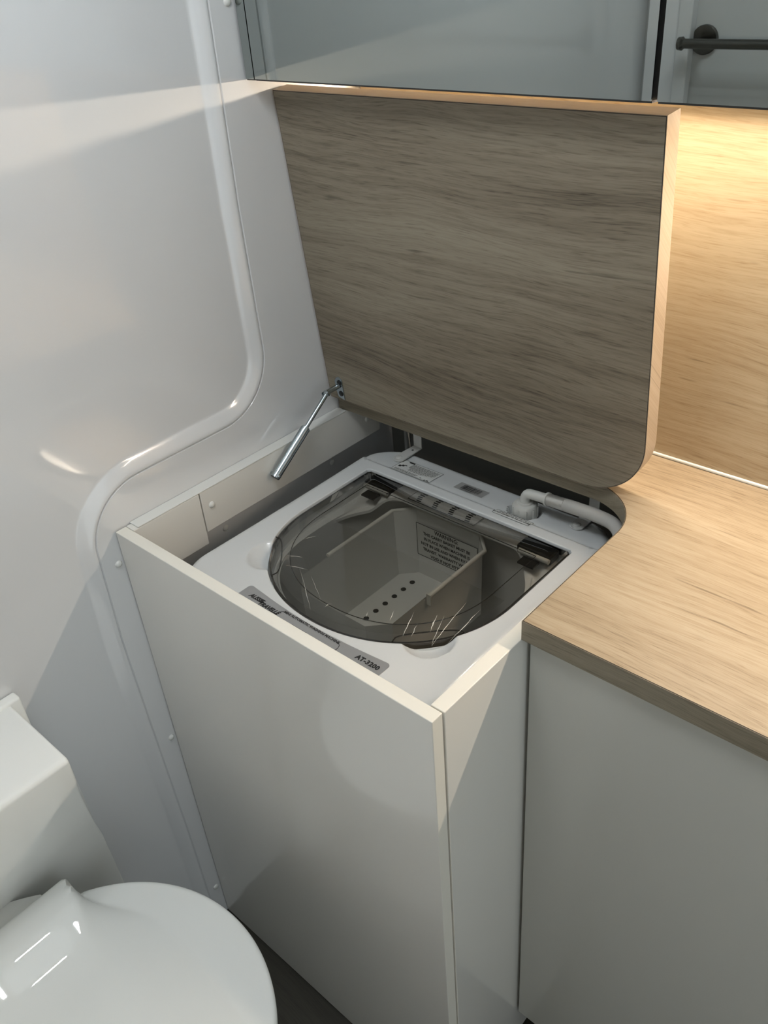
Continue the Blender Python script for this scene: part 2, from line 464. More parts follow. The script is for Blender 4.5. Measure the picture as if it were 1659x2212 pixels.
# ================================================================== worktop with the cut-out, splashback
ZT = 0.0268
def worktop():
    x1 = XB-0.004
    cut_x, cut_y, R = 0.5400, -0.1065, 0.082
    poly = [(0.003, -0.0005), (0.003, cut_y)]
    for i in range(25):
        a = radians(90 - 90*i/24); poly.append((cut_x - R + R*cos(a), cut_y - R + R*sin(a)))
    poly += [(cut_x, -0.384), (x1, -0.384), (x1, -0.0005)]
    return poly
def slab(name, poly, lo, hi, face_mat, edge_mat, parent, to3=None, front_seg=None):
    """board with printed faces, a thin dark glue line and a taped edge; two meshes: board and edge_band"""
    g = 0.0007; t = 0.0006
    area = sum(poly[i][0]*poly[(i+1) % len(poly)][1] - poly[(i+1) % len(poly)][0]*poly[i][1] for i in range(len(poly)))
    if area < 0: poly = list(reversed(poly))
    core = inset(poly, t); inn = inset(poly, t + g)
    T3 = to3 or (lambda a, b, c: (a, b, c))
    bm = B(); n = len(poly)
    lv = [bm.verts.new(T3(a, b, lo)) for a, b in inn]; hv = [bm.verts.new(T3(a, b, hi)) for a, b in inn]
    lo2 = [bm.verts.new(T3(a, b, lo+0.0001)) for a, b in core]; hi2 = [bm.verts.new(T3(a, b, hi-0.0001)) for a, b in core]
    bm.faces.new(list(reversed(lv))); bm.faces.new(hv)
    for i in range(n):
        j = (i+1) % n
        for q in ((hv[i], hv[j], hi2[j], hi2[i]), (hi2[i], hi2[j], lo2[j], lo2[i]), (lo2[i], lo2[j], lv[j], lv[i])):
            bm.faces.new(q).material_index = 1
    bm.normal_update(); bmesh.ops.triangulate(bm, faces=[f for f in bm.faces if len(f.verts) > 4])
    obj('board', bm, [face_mat, M['glue']], parent)
    bm = B()
    o0 = [bm.verts.new(T3(a, b, lo+0.0004)) for a, b in poly]; o1 = [bm.verts.new(T3(a, b, hi-0.0004)) for a, b in poly]
    i0 = [bm.verts.new(T3(a, b, lo+0.0004)) for a, b in core]; i1 = [bm.verts.new(T3(a, b, hi-0.0004)) for a, b in core]
    for i in range(n):
        j = (i+1) % n
        for q in ((o0[i], o0[j], o1[j], o1[i]), (o1[i], o1[j], i1[j], i1[i]), (i0[i], i0[j], o0[j], o0[i]), (i1[i], i1[j], i0[j], i0[i])):
            bm.faces.new(q)
    return obj('edge_band', bm, edge_mat, parent)
wt = thing('worktop', 'pale oak laminate worktop with a rounded cut-out for the washing machine', 'worktop', (0.8, -0.2, 0.0))
slab('worktop', worktop(), 0.0002, ZT, M['oak'], M['oak_front_shaded'], wt)
sb = thing('splashback', 'oak laminate splashback panel glowing under the mirror cabinet', 'wall panel', (0.7, 0.0, 0.03))
bm = B(); box(bm, 0.003, XB-0.004, 0.0, 0.0155, ZT+0.0005, 0.80); obj('board', bm, M['oak_back'], sb)
bm = B(); box(bm, 0.44, XB-0.004, -0.0045, -0.0003, ZT+0.0003, ZT+0.0040, 0.0012); obj('sealant_bead', bm, M['cap'], sb, label='cream silicone bead')

# ================================================================== the raised lid of the worktop
PH = radians(5.1)
LID_L = 0.4475; LX0, LX1 = 0.0040, 0.5375
lid_base = Vector((0.0, -0.1225, 0.0278))
up = Vector((0, -sin(PH), cos(PH))); back = Vector((0, cos(PH), sin(PH)))
def lid3(a, b, c):            # a along x, b up the lid, c thickness towards the wall
    return tuple(lid_base + Vector((a, 0, 0)) + up*b + back*c)
R = 0.084
lp = [(LX0, 0.0)]
for i in range(25):
    a = radians(-90 + 90*i/24); lp.append((LX1 - R + R*cos(a), R + R*sin(a)))
lp += [(LX1, LID_L), (LX0, LID_L)]
lid = thing('worktop_flap', 'raised oak laminate lid standing open behind the washing machine', 'lid', (0.27, -0.12, 0.028))
slab('lid', lp, 0.0, 0.0262, M['oak_lid_shaded'], M['oak_edge'], lid, lid3)
bm = B()
for i in range(9):
    x = 0.05 + i*0.044
    cyl(bm, (x, -0.1095, 0.0285), (x+0.043, -0.1095, 0.0285), 0.0026, n=12)
obj('hinge', bm, M['steel'], lid, True)

# ================================================================== mirror cabinet and LED strip
MY = -0.2023; MZ = 0.4906
mc = thing('mirror_cabinet', 'mirror fronted wall cabinet above the oak splashback', 'cabinet', (0.6, -0.1, MZ))
bm = B(); box(bm, 0.004, XB-0.004, MY+0.020, -0.0003, MZ, 1.0, 0.0008); obj('carcass', bm, M['laminate'], mc)
bm = B(); box(bm, 0.0035, 0.0195, MY+0.0022, MY+0.0195, MZ-0.0006, 1.0); fs_ = obj('filler_strip', bm, M['mirror_edge'], mc)
bm = B(); box(bm, 0.0045, 0.0190, MY, MY+0.0021, MZ+0.0010, 1.0); obj('mirror_glass', bm, M['mirror'], fs_)
for x0, x1 in ((0.0207, 0.5400), (0.5456, 1.066), (1.0716, XB-0.004)):
    bm = B(); box(bm, x0, x1, MY+0.0022, MY+0.0195, MZ-0.0008, 1.0)
    d = obj('mirror_door', bm, M['mirror_edge'], mc)
    bm = B(); box(bm, x0, x1, MY, MY+0.0021, MZ+0.0012, 1.0); obj('mirror_glass', bm, M['mirror'], d)
ls = thing('led_strip', 'warm glowing LED strip under the mirror cabinet', 'light', (0.6, -0.045, MZ-0.006))
TILT = radians(27)                                   # the channel is angled out into the room
bm = B(); box(bm, 0.030, XB-0.02, -0.0075, 0.0075, 0.0012, 0.0040); box(bm, 0.030, XB-0.02, -0.0075, -0.0060, -0.0020, 0.0012); box(bm, 0.030, XB-0.02, 0.0060, 0.0075, -0.0020, 0.0012)
bmesh.ops.transform(bm, matrix=Matrix.Translation((0, -0.045, MZ-0.0085)) @ Matrix.Rotation(-TILT, 4, 'X'), verts=bm.verts)
obj('channel', bm, M['cap'], ls)
bm = B(); box(bm, 0.032, XB-0.022, -0.0058, 0.0058, 0.0002, 0.0010)
bmesh.ops.transform(bm, matrix=Matrix.Translation((0, -0.045, MZ-0.0085)) @ Matrix.Rotation(-TILT, 4, 'X'), verts=bm.verts)
obj('diffuser', bm, M['led_warm'], ls)

# ================================================================== base cabinet right
bc = thing('base_cabinet', 'grey white base cabinet with plain doors under the oak worktop', 'cabinet', (0.9, -0.2, FZ))
bm = B(); box(bm, 0.5420, XB-0.004, -0.356, -0.002, FZ+0.08, -0.0010)
obj('carcass', bm, M['dim_ply'], bc)
bm = B(); box(bm, 0.56, XB-0.004, -0.32, -0.304, FZ+0.001, FZ+0.079); obj('kickboard', bm, M['dim_ply'], bc)
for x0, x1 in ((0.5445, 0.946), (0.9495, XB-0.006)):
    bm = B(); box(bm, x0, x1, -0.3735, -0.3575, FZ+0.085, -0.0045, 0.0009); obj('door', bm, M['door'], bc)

# ================================================================== washing machine
MX, ZM = 0.2935, -0.045
wm = thing('washing_machine', 'small white top loading washing machine with smoked see-through lid', 'washing machine', (MX-0.0035, -0.30, FZ))
ox0, ox1, oy0, oy1 = 0.078, 0.5005, -0.511, -0.0790
def r_outline(poly, c, th):
    """distance from c to a closed polygon along angle th"""
    d = Vector((cos(th), sin(th))); best = 0
    for i in range(len(poly)):
        a = Vector(poly[i]) - c; e = Vector(poly[(i+1) % len(poly)]) - Vector(poly[i])
        den = d.x*e.y - d.y*e.x
        if abs(den) < 1e-12: continue
        t = (a.x*e.y - a.y*e.x)/den; s = (a.x*d.y - a.y*d.x)/den
        if t > 0 and -1e-6 <= s <= 1+1e-6: best = max(best, t)
    return best
LC = Vector((MX, -0.300))
def lid_outline():
    a, yb, y_mid, bd, n = 0.1765, -0.1655, -0.300, 0.1630, 2.08
    P = []
    P += [(MX+a, y_mid), (MX+a, yb-0.004), (MX+a-0.004, yb)]
    P += [(MX-a+0.004, yb), (MX-a, yb-0.004), (MX-a, y_mid)]
    for i in range(1, 64):
        t = pi + pi*i/64
        P.append((MX + a*math.copysign(abs(cos(t))**(2/n), cos(t)), y_mid - bd*abs(sin(t))**(2/n)))
    return P
LO = lid_outline()
outer = rrect(ox0, ox1, oy0, oy1, 0.052, 10)
THS = sorted(set([2*pi*i/360 for i in range(360)] +
    [atan2(p[1]-LC.y, p[0]-LC.x) % (2*pi) for p in LO] + [atan2(p[1]-LC.y, p[0]-LC.x) % (2*pi) for p in outer]))
THS = [t for i, t in enumerate(THS) if i == 0 or t - THS[i-1] > 1e-4]
rl = [r_outline(LO, LC, t) for t in THS]
ro = [r_outline(outer, LC, t) for t in THS]
scoops = [Vector((MX + 0.1350, -0.4045)), Vector((MX - 0.1350, -0.4045))]
def top_z(x, y):
    z = ZM
    if y > -0.147: z -= 0.0035*sstep(-0.1465, -0.1415, y) + 0.004*sstep(-0.14, -0.09, y)
    for s in scoops:
        d = (Vector((x, y)) - s).length
        z -= 0.013*max(0.0, 1 - (d/0.0315)**2)**0.8
    cr = (Vector((x, y)) - Vector((0.3665, -0.1175))).length
    z -= 0.009*(1 - sstep(0.0215, 0.0240, cr))
    return z
def ring(bm, f):
    out = []
    for i, t in enumerate(THS):
        x, y, z = f(i, cos(t), sin(t)); out.append(bm.verts.new((x, y, z)))
    return out
def bridge(bm, a, b, mi=0):
    n = len(a)
    for i in range(n): bm.faces.new((a[i], a[(i+1) % n], b[(i+1) % n], b[i])).material_index = mi
def cover():
    bm = B(); rings = []
    for dz, off in ((-0.040, 0.0022), (-0.0022, 0.0014), (-0.0006, 0.0019), (0.0, 0.0030)):      # lip of the opening
        def f(i, c, s):
            r = rl[i] + off; x, y = LC.x + r*c, LC.y + r*s
            zz = top_z(x, y)
            return x, y, (zz + dz if dz > -0.02 else ZM + dz)
        rings.append(ring(bm, f))
    K = 34
    for k in range(1, K+1):
        t = k/K
        def f(i, c, s):
            r0 = rl[i] + 0.0030; r1 = ro[i] - 0.013; r = r0 + (r1-r0)*t
            x, y = LC.x + r*c, LC.y + r*s
            return x, y, top_z(x, y)
        rings.append(ring(bm, f))
    for a in (15, 30, 45, 60, 75, 90):
        def f(i, c, s):
            r = ro[i] - 0.013 + 0.013*sin(radians(a)); x, y = LC.x + r*c, LC.y + r*s
            r1 = ro[i] - 0.013
            return x, y, top_z(LC.x + r1*c, LC.y + r1*s) - 0.013*(1-cos(radians(a)))
        rings.append(ring(bm, f))
    for z, e in ((-0.10, 0.0), (-0.10, -0.002)):
        rings.append(ring(bm, lambda i, c, s: (LC.x + (ro[i]+e)*c, LC.y + (ro[i]+e)*s, z)))
    for a, b in zip(rings, rings[1:]): bridge(bm, a, b)
    return bm
top = obj('top_cover', cover(), M['machine'], wm, 40)
bm = B(); prism(bm, inset(outer, 0.0022), FZ+0.012, -0.1005)
fs = [f for f in bm.faces if abs(f.normal.z) > 0.9 and f.calc_center_median().z > -0.2]
bmesh.ops.delete(bm, geom=[f for f in bm.faces if f.calc_center_median().z > -0.15 and len(f.verts) > 8], context='FACES')
obj('body', bm, M['machine'], wm, 40)
for x in (0.12, 0.46):
    for y in (-0.46, -0.14):
        bm = B(); cyl(bm, (x, y, FZ+0.0005), (x, y, FZ+0.0125), 0.016); obj('foot', bm, M['black'], wm, True)
# tray under the lid, tub
TC = Vector((MX, -0.310))
ZS = ZM-0.0135                                          # hinge shelf
def superell(cx, cy, a, b, e): return [(cx + a*math.copysign(abs(cos(t))**e, cos(t)), cy + b*math.copysign(abs(sin(t))**e, sin(t))) for t in [2*pi*i/120 for i in range(120)]]
def tray():
    bm = B()
    mouth = [(a, min(b, -0.1835)) for a, b in superell(TC.x, -0.302, 0.164, 0.140, 0.85)]
    below = superell(TC.x, -0.295, 0.162, 0.146, 0.74)
    rm = [r_outline(mouth, LC, t) for t in THS]; rb = [r_outline(below, LC, t) for t in THS]
    P = lambda i, c, s, r, z: (LC.x + r*c, LC.y + r*s, z)
    def zs(i, s):                                       # shelf is high at the back, lower at the sides and front
        y = LC.y + rm[i]*s
        return ZS - 0.020*(1 - sstep(-0.215, -0.188, y))
    rings = [ring(bm, lambda i, c, s: P(i, c, s, rl[i]+0.0020, ZM-0.010)),
             ring(bm, lambda i, c, s: P(i, c, s, rl[i]+0.0010, zs(i, s)+0.002)),
             ring(bm, lambda i, c, s: P(i, c, s, rl[i]-0.0010, zs(i, s))),
             ring(bm, lambda i, c, s: P(i, c, s, min(rl[i]-0.0015, rm[i]+0.003), zs(i, s))),
             ring(bm, lambda i, c, s: P(i, c, s, min(rl[i]-0.0020, rm[i]+0.0005), zs(i, s)-0.0015)),
             ring(bm, lambda i, c, s: P(i, c, s, min(rl[i]-0.0025, rm[i]), zs(i, s)-0.006)),
             ring(bm, lambda i, c, s: P(i, c, s, rb[i], ZM-0.032)),
             ring(bm, lambda i, c, s: P(i, c, s, rb[i], ZM-0.075)),
             ring(bm, lambda i, c, s: P(i, c, s, rb[i]*0.97, -0.44)),
             ring(bm, lambda i, c, s: P(i, c, s, rb[i]*0.85, -0.47))]
    for a, b in zip(rings, rings[1:]): bridge(bm, a, b)
    bm.faces.new(rings[-1])
    return bm
tr = obj('tub', tray(), M['tub'], wm, 40)
# row of slots in the shelf behind the tub
g0 = ZS-0.0002
vg = B(); box(vg, 0.2068, 0.3255, -0.1815, -0.1655, g0, g0+0.0030, 0.0008)
gr = obj('vent_grille', vg, M['tub'], wm)
for i in range(4):
    for j in range(3):
        bm = B(); x = 0.2225 + i*0.029 + (j-1)*0.002; y = -0.1690 - j*0.0045
        box(bm, x-0.004, x+0.004, y-0.0012, y+0.0012, g0+0.0028, g0+0.0034); obj('slot', bm, M['ink'], gr)
bm = B(); tube(bm, [(0.2068, -0.1655, g0+0.0030), (0.3255, -0.1655, g0+0.0030), (0.3255, -0.1815, g0+0.0030), (0.2068, -0.1815, g0+0.0030)], 0.0005, 5, closed=True)
obj('seam', bm, M['ink'], gr)
# smoked lid
ZL = ZM - 0.0035
def lid_mesh():
    bm = B(); rings = []
    prof = [(0.0, -0.0045, -0.0012), (0.0, 0.0, -0.0012), (0, 0.0006, -0.0030), (0, 0.0006, -0.026), (0, 0.0040, -0.0300), (0, 0.0044, -0.034), (0, 0.0046, -0.060), (0, 0.0046, -0.10)]
    for k, (s_, z, off) in enumerate(prof):
        def f(i, c, s):
            r = rl[i] + off; x, y = LC.x + r*c, LC.y + r*s
            for sc in scoops:                      # finger lip: the rim turns down at the scoops
                d = (Vector((LC.x + rl[i]*c, LC.y + rl[i]*s)) - sc).length
            return x, y, ZL + z
        rings.append(ring(bm, f))
    for a, b in zip(rings[1:], rings[2:]): bridge(bm, a, b)
    rest = [r for r in rings[-1]]
    for s_ in (0.35,):
        inner = ring(bm, lambda i, c, s: (LC.x + max(0.01, rl[i]-0.10)*s_*c, LC.y + max(0.01, rl[i]-0.10)*s_*s, ZL+0.0050))
        bridge(bm, rest, inner)
    bm.faces.new(inner)
    bmesh.ops.delete(bm, geom=rings[0], context='VERTS')
    return bm
sl = obj('lid', lid_mesh(), M['smoked'], wm, 60, label='smoked see-through lid')
def lid_band(off0, off1, z0, z1, name, mat, cond=None):
    bm = B()
    a = ring(bm, lambda i, c, s: (LC.x + (rl[i]+off0)*c, LC.y + (rl[i]+off0)*s, ZL+z0))
    b = ring(bm, lambda i, c, s: (LC.x + (rl[i]+off1)*c, LC.y + (rl[i]+off1)*s, ZL+z1))
    bridge(bm, a, b)
    return obj(name, bm, mat, sl)
lid_band(-0.0011, -0.0011, -0.0002, -0.0100, 'skirt', M['smoked_wall'])
lid_band(-0.0030, -0.0008, 0.0010, 0.0004, 'edge', M['smoked_edge'])
# raised outline on the lid face
bm = B()
pl = [(MX+0.147, -0.2030), (MX-0.147, -0.2030)]
for i in range(0, 65):
    t = pi + pi*i/64
    pl.append((MX + 0.147*math.copysign(abs(cos(t))**(2/2.25), cos(t)), -0.292 - 0.140*abs(sin(t))**(2/2.25)))
tube(bm, [(a, b, ZL+0.0046) for a, b in pl], 0.00055, 5, closed=True); obj('raised_outline', bm, M['smoked_edge'], sl)
# finger lips at the two front corners
for sg in (1, -1):
    bm = B(); pts = []
    cen = Vector((MX + sg*0.1360, -0.4045))
    tdir = Vector((sg*0.70, 0.71)).normalized(); ndir = Vector((-sg*0.71, 0.70)).normalized()
    for i in range(21):
        k = -1 + 2*i/20
        q = cen + tdir*(0.0430*k) + ndir*(0.0185*(1-k*k)**0.5 - 0.004 + 0.0075*k*k)
        pts.append((q.x, q.y, ZL+0.0018))
    tube(bm, pts, 0.0008, 6); obj('finger_lip', bm, M['smoked_edge'], sl)
# hinges: black blocks with a pale pin
for x, w_ in ((0.152, 0.024), (0.428, 0.026)):
    bm = B(); box(bm, x-w_, x+w_, -0.1900, -0.1680, ZS-0.004, ZS+0.0095, 0.002)
    h = obj('hinge', bm, M['black'], sl)
    bm = B(); cyl(bm, (x-0.020, -0.1935, ZS+0.0050), (x+0.026, -0.1935, ZS+0.0050), 0.0034, n=14); obj('hinge_pin', bm, M['nylon'], sl, True)
    bm = B(); box(bm, x-0.010, x+0.014, -0.212, -0.1965, ZS-0.001, ZS+0.0015); obj('hinge_flap', bm, M['black'], sl)
# cling film left on the lid, creased at the front
fp = inset(LO[::-1] if sum(LO[i][0]*LO[(i+1) % len(LO)][1]-LO[(i+1) % len(LO)][0]*LO[i][1] for i in range(len(LO))) < 0 else LO, 0.010)
bm = B(); bm.faces.new([bm.verts.new((a, min(b, -0.205), ZL+0.0062)) for a, b in fp if b < -0.2]); bm.normal_update()
bmesh.ops.triangulate(bm, faces=bm.faces[:])
fo = obj('protective_film', bm, M['film'], sl, label='creased clear protective film')
rc = random.Random(11)
def crease(x, y, an, ln, r):
    d = Vector((cos(an), sin(an))); pts = []; rad = []
    for i in range(9):
        k = i/8 - 0.5
        pts.append((x + d.x*ln*k + rc.uniform(-1, 1)*0.0006, y + d.y*ln*k + rc.uniform(-1, 1)*0.0006, ZL + 0.0064 + 0.0004*(1-4*k*k)))
        rad.append(max(0.00006, r*(1 - abs(2*k))*rc.uniform(0.5, 1.2)))
    b_ = B(); tube(b_, pts, rad, 5); obj('crease', b_, M['crease'], sl, 60)
for x, y, an, ln, r in ((0.3960, -0.4020, 112, 0.045, 0.0005), (0.4080, -0.4060, 112, 0.024, 0.0004), (0.4185, -0.3830, 112, 0.030, 0.0007), (0.4330, -0.3720, 100, 0.085, 0.0005),
                        (0.4300, -0.3900, 112, 0.050, 0.0004), (0.4500, -0.3650, 95, 0.070, 0.0005), (0.3700, -0.4020, 115, 0.018, 0.0004), (0.3450, -0.4180, 120, 0.012, 0.0003),
                        (0.2100, -0.4050, 20, 0.030, 0.0003), (0.1900, -0.3900, 25, 0.022, 0.0003), (0.2480, -0.4280, -35, 0.090, 0.0003), (0.2600, -0.4200, -30, 0.050, 0.0002), (0.1750, -0.3500, 60, 0.020, 0.0002), (0.2950, -0.4350, 80, 0.010, 0.0003)):
    crease(x, y, radians(an), ln, r)
# control strip (silver) with printing
ds = B()
strip = [(0.1855, -0.509), (0.4225, -0.509), (0.4225, -0.470)]
for i in range(7):
    a = radians(0 + 90*i/6); strip.append((0.4175 + 0.005*cos(a) , -0.468 + 0.005*sin(a)))
for i in range(1, 20):
    k = i/20; x = 0.4175 - (0.4175-0.190)*k; strip.append((x, -0.463 - 0.0075*sin(pi*k)))
for i in range(7):
    a = radians(90 + 90*i/6); strip.append((0.1905 + 0.005*cos(a), -0.468 + 0.005*sin(a)))
prism(ds, strip, ZM+0.0001, ZM+0.0005)
dec = obj('control_decal', ds, M['silver'], wm, label='brushed silver control strip')
U, V = (1, 0, 0), (0, 1, 0)
zt_ = ZM+0.0005
text('lettering', 'AUSSIE', 0.0085, (0.2000, -0.4770, zt_), U, V, M['ink'], dec, shear=0.3, bold=0.00045, spacing=0.92)
text('lettering', 'TRAVELLE', 0.0085, (0.2205, -0.4805, zt_), U, V, M['ink'], dec, shear=0.3, bold=0.00045, spacing=0.92)
text('lettering', 'MINI AUTOMATIC WASHING MACHINE', 0.0052, (0.3055, -0.4732, zt_), U, V, M['ink'], dec, 'CENTER', bold=0.00022)
text('lettering', 'AT-3200', 0.0088, (0.3990, -0.4765, zt_), U, V, M['ink'], dec, 'CENTER', bold=0.0005, spacing=1.08)
bm = B()
fr = [(0.2545, -0.487), (0.2545, -0.4795), (0.2560, -0.4755), (0.2600, -0.4732), (0.2630, -0.4730)]
tube(bm, [(a, b, zt_+0.0002) for a, b in fr], 0.00035, 5); obj('printed_bracket', bm, M['ink'], dec); bm = B()
fr = [(0.3485, -0.4730), (0.3515, -0.4735), (0.3545, -0.4760), (0.3560, -0.4800), (0.3560, -0.487)]
tube(bm, [(a, b, zt_+0.0002) for a, b in fr], 0.00035, 5)
obj('printed_bracket', bm, M['ink'], dec)
bm = B(); box(bm, 0.283, 0.308, -0.4862, -0.4838, zt_, zt_+0.0002); obj('display_window', bm, M['ink'], dec)
# stickers on the back deck
def sticker(name, x0, x1, y0, y1, mat, label, border=True):
    z = top_z((x0+x1)/2, (y0+y1)/2)
    z0, z1 = top_z(x0, y0), top_z(x0, y1)
    bm = B()
    def quad(a0, a1, b0, b1, lift):
        ys = [b0 + (b1-b0)*i/6 for i in range(7)]
        A = [bm.verts.new((a0, y, top_z(0.2, y)+lift)) for y in ys]; C = [bm.verts.new((a1, y, top_z(0.2, y)+lift)) for y in ys]
        for i in range(6): bm.faces.new((A[i], C[i], C[i+1], A[i+1]))
    quad(x0, x1, y0, y1, 0.0005)
    o = obj(name, bm, mat, wm, label=label)
    if border:
        bm = B(); t = 0.0006
        for a in ((x0, x1, y0, y0+t), (x0, x1, y1-t, y1), (x0, x0+t, y0, y1), (x1-t, x1, y0, y1)): quad(*a, 0.0007)
        obj('border', bm, M['ink'], o)
    return o, quad
# information sticker
SX0, SX1, SY0, SY1 = 0.1390, 0.2140, -0.1460, -0.1060
st, _ = sticker('information_label', SX0, SX1, SY0, SY1, M['sticker'], 'pale printed information sticker')
def deckbars(rects, mat, name, parent, lift=0.0008):
    bm = B()
    for a0, a1, b0, b1 in rects:
        q = [bm.verts.new((x, y, top_z(0.2, y)+lift)) for x, y in ((a0, b0), (a1, b0), (a1, b1), (a0, b1))]
        bm.faces.new(q)
    return obj(name, bm, mat, parent)
rr = random.Random(3); bars = []
for k in range(9):                                   # lines of print too small to read
    y = SY1 - 0.0050 - k*0.00245; x = SX0 + 0.021 + (0.0 if k < 6 else 0.004)
    end = SX1 - 0.004 - (rr.uniform(0, 0.02) if k > 5 else 0)
    while x < end:
        wd = rr.uniform(0.0016, 0.0052); bars.append((x, min(x+wd, end), y-0.0007, y+0.0007)); x += wd + 0.0009
for k in range(4):
    y = SY0 + 0.0105 - k*0.0023; x = SX0 + 0.004
    while x < SX0 + 0.045:
        wd = rr.uniform(0.0016, 0.0050); bars.append((x, x+wd, y-0.0007, y+0.0007)); x += wd + 0.0009
deckbars(bars, M['greyink'], 'fine_print', st)
deckbars([(SX0+0.011, SX0+0.0215, SY1-0.0048, SY1-0.0012)], M['ink'], 'title_bar', st)
deckbars([(SX0+0.004, SX0+0.009, SY0+0.0165, SY0+0.0215), (SX0+0.008, SX0+0.013, SY0+0.0195, SY0+0.0245), (SX0+0.012, SX0+0.016, SY0+0.0235, SY0+0.026)], M['ink'], 'pictogram', st)
deckbars([(SX0+0.053, SX0+0.0565, SY0+0.0014, SY0+0.0026), (SX0+0.0555, SX0+0.0615, SY0+0.0026, SY0+0.0038), (SX0+0.064, SX0+0.066, SY0+0.002, SY0+0.008), (SX0+0.0655, SX0+0.0715, SY0+0.0020, SY0+0.0038), (SX0+0.067, SX0+0.071, SY0+0.0065, SY0+0.0085), (SX0+0.054, SX0+0.057, SY0+0.0078, SY0+0.0090)], M['ink'], 'symbols', st)
# barcode sticker
st, _ = sticker('barcode_label', 0.2490, 0.2995, -0.1285, -0.1075, M['greysticker'], 'grey sticker printed with a barcode', False)
bars = []; x = 0.2585
while x < 0.2905:
    wd = rr.choice((0.0005, 0.0005, 0.0010, 0.0015)); bars.append((x, x+wd, -0.1245, -0.1110)); x += wd + rr.choice((0.0005, 0.0008, 0.0012))
deckbars(bars, M['ink'], 'barcode', st)
bars = [(0.2600+i*0.0022, 0.2614+i*0.0022, -0.1272, -0.1260) for i in range(9)]
deckbars(bars, M['ink'], 'digits', st)
# notice sticker
st, _ = sticker('notice_label', 0.3355, 0.3945, -0.1530, -0.1385, M['sticker'], 'small pale notice sticker near the water inlet')
nz = lambda y: top_z(0.2, y)+0.0009
text('lettering', 'NOTICE: COLD WATER ONLY', 0.0036, (0.3655, -0.1430, nz(-0.1430)), U, V, M['ink'], st, 'CENTER', bold=0.0001)
text('lettering', 'DO NOT CONNECT TO THE HOT WATER', 0.0031, (0.3650, -0.1490, nz(-0.1490)), U, V, M['ink'], st, 'CENTER', bold=0.0001)

# carry basket inside the tub: eight-sided liner
cb = thing('carry_basket', 'white eight-sided carry basket inside the washing machine tub', 'basket', (0.275, -0.29, -0.26))
bx0, bx1, by0, by1, ch = 0.180, 0.3490, -0.405, -0.1620, 0.026
octp = [(bx0+ch, by1), (bx0, by1-ch), (bx0, by0+ch), (bx0+ch, by0), (bx1-ch, by0), (bx1, by0+ch), (bx1, by1-ch), (bx1-ch, by1)]
ZB0, ZB1 = -0.200, -0.0850
bm = B()
p0 = octp; 
if sum(octp[i][0]*octp[(i+1) % 8][1]-octp[(i+1) % 8][0]*octp[i][1] for i in range(8)) < 0: octp = octp[::-1]
bm_o = [bm.verts.new((a, b, ZB1)) for a, b in inset(octp, 0.003)]
bm_i = [bm.verts.new((a, b, ZB0)) for a, b in inset(octp, 0.006)]
bridge(bm, bm_o, bm_i); bm.faces.new(bm_i)
obj('liner', bm, M['tub'], cb)
bm = B(); tube(bm, [(bx0, -0.325, ZB1), (bx0, by1-ch, ZB1), (bx0+ch, by1, ZB1), (bx1-ch, by1, ZB1), (bx1, by1-ch, ZB1), (bx1, -0.3075, ZB1)], 0.0032, 8)
box(bm, bx1-0.0035, bx1+0.0035, -0.3105, -0.3070, ZB1-0.014, ZB1+0.0032); obj('rim', bm, M['basket'], cb, 60)
for k in range(6):
    y = -0.1940 - k*0.0209
    bm = B(); cyl(bm, (0.2160, y, ZB0+0.0002), (0.2160, y, ZB0+0.0007), 0.0042, n=18); obj('drain_hole', bm, M['black'], cb)
wy = by1 - 0.0052
LX_0, LX_1, LZ0, LZ1 = 0.2075, 0.3215, -0.1640, -0.1050
bm = B(); box(bm, LX_0, LX_1, wy-0.0004, wy, LZ0, LZ1)
wl_ = obj('warning_label', bm, M['sticker'], cb, label='pale warning sticker on the back wall of the basket')
bm = B(); t = 0.0008
for a in ((LX_0, LX_1, LZ0, LZ0+t), (LX_0, LX_1, LZ1-t, LZ1), (LX_0, LX_0+t, LZ0, LZ1), (LX_1-t, LX_1, LZ0, LZ1)):
    box(bm, a[0], a[1], wy-0.0006, wy-0.0003, a[2], a[3])
obj('border', bm, M['ink'], wl_)
for k, (s_, sz) in enumerate((('WARNING:', 0.0098), ('THIS CARRY BASKET MUST BE', 0.0074), ('IN PLACE WHEN MACHINE IS', 0.0074), ('NOT IN USE AND WHEN RV IS IN', 0.0074), ('TRANSIT. WARRANTY WILL BE', 0.0074), ('VOID IF NOT FITTED.', 0.0074))):
    text('lettering', s_, sz, ((LX_0+LX_1)/2, wy-0.0004, -0.1110 - k*0.0096), (1, 0, 0), (0, 0, 1), M['ink'], wl_, 'CENTER', bold=0.00022, lift=0.0003, xscale=0.88)

# ================================================================== inlet hose
hz = top_z(0.3665, -0.1175)
hp = thing('inlet_hose', 'white nylon elbow and pale hose screwed to the machine inlet', 'hose', (0.3665, -0.1175, hz))
bm = B(); c = (0.3665, -0.1175, hz)
lathe(bm, c, (0, 0, 1), [(0.0006, 0.0168), (0.002, 0.0176), (0.0195, 0.0172), (0.0220, 0.0155), (0.0232, 0.0110), (0.0250, 0.0104), (0.0250, 0)], 48)
for k in range(10):
    a = 2*pi*k/10 + 0.35
    q = Vector((0.3665 + 0.0170*cos(a), -0.1175 + 0.0170*sin(a)))
    cyl(bm, (q.x, q.y, hz+0.003), (q.x, q.y, hz+0.0190), 0.0015, n=8)
obj('cap_nut', bm, M['nylon'], hp, 35)
d0 = Vector((0.4000, -0.1165, -0.0185)); d1 = Vector((0.4300, -0.1190, -0.0150))
path = smooth_path([(0.3665, -0.1175, hz+0.023), (0.3667, -0.1175, hz+0.032), (0.3715, -0.1172, hz+0.0385), (0.3830, -0.1166, -0.0195), d0], 8)
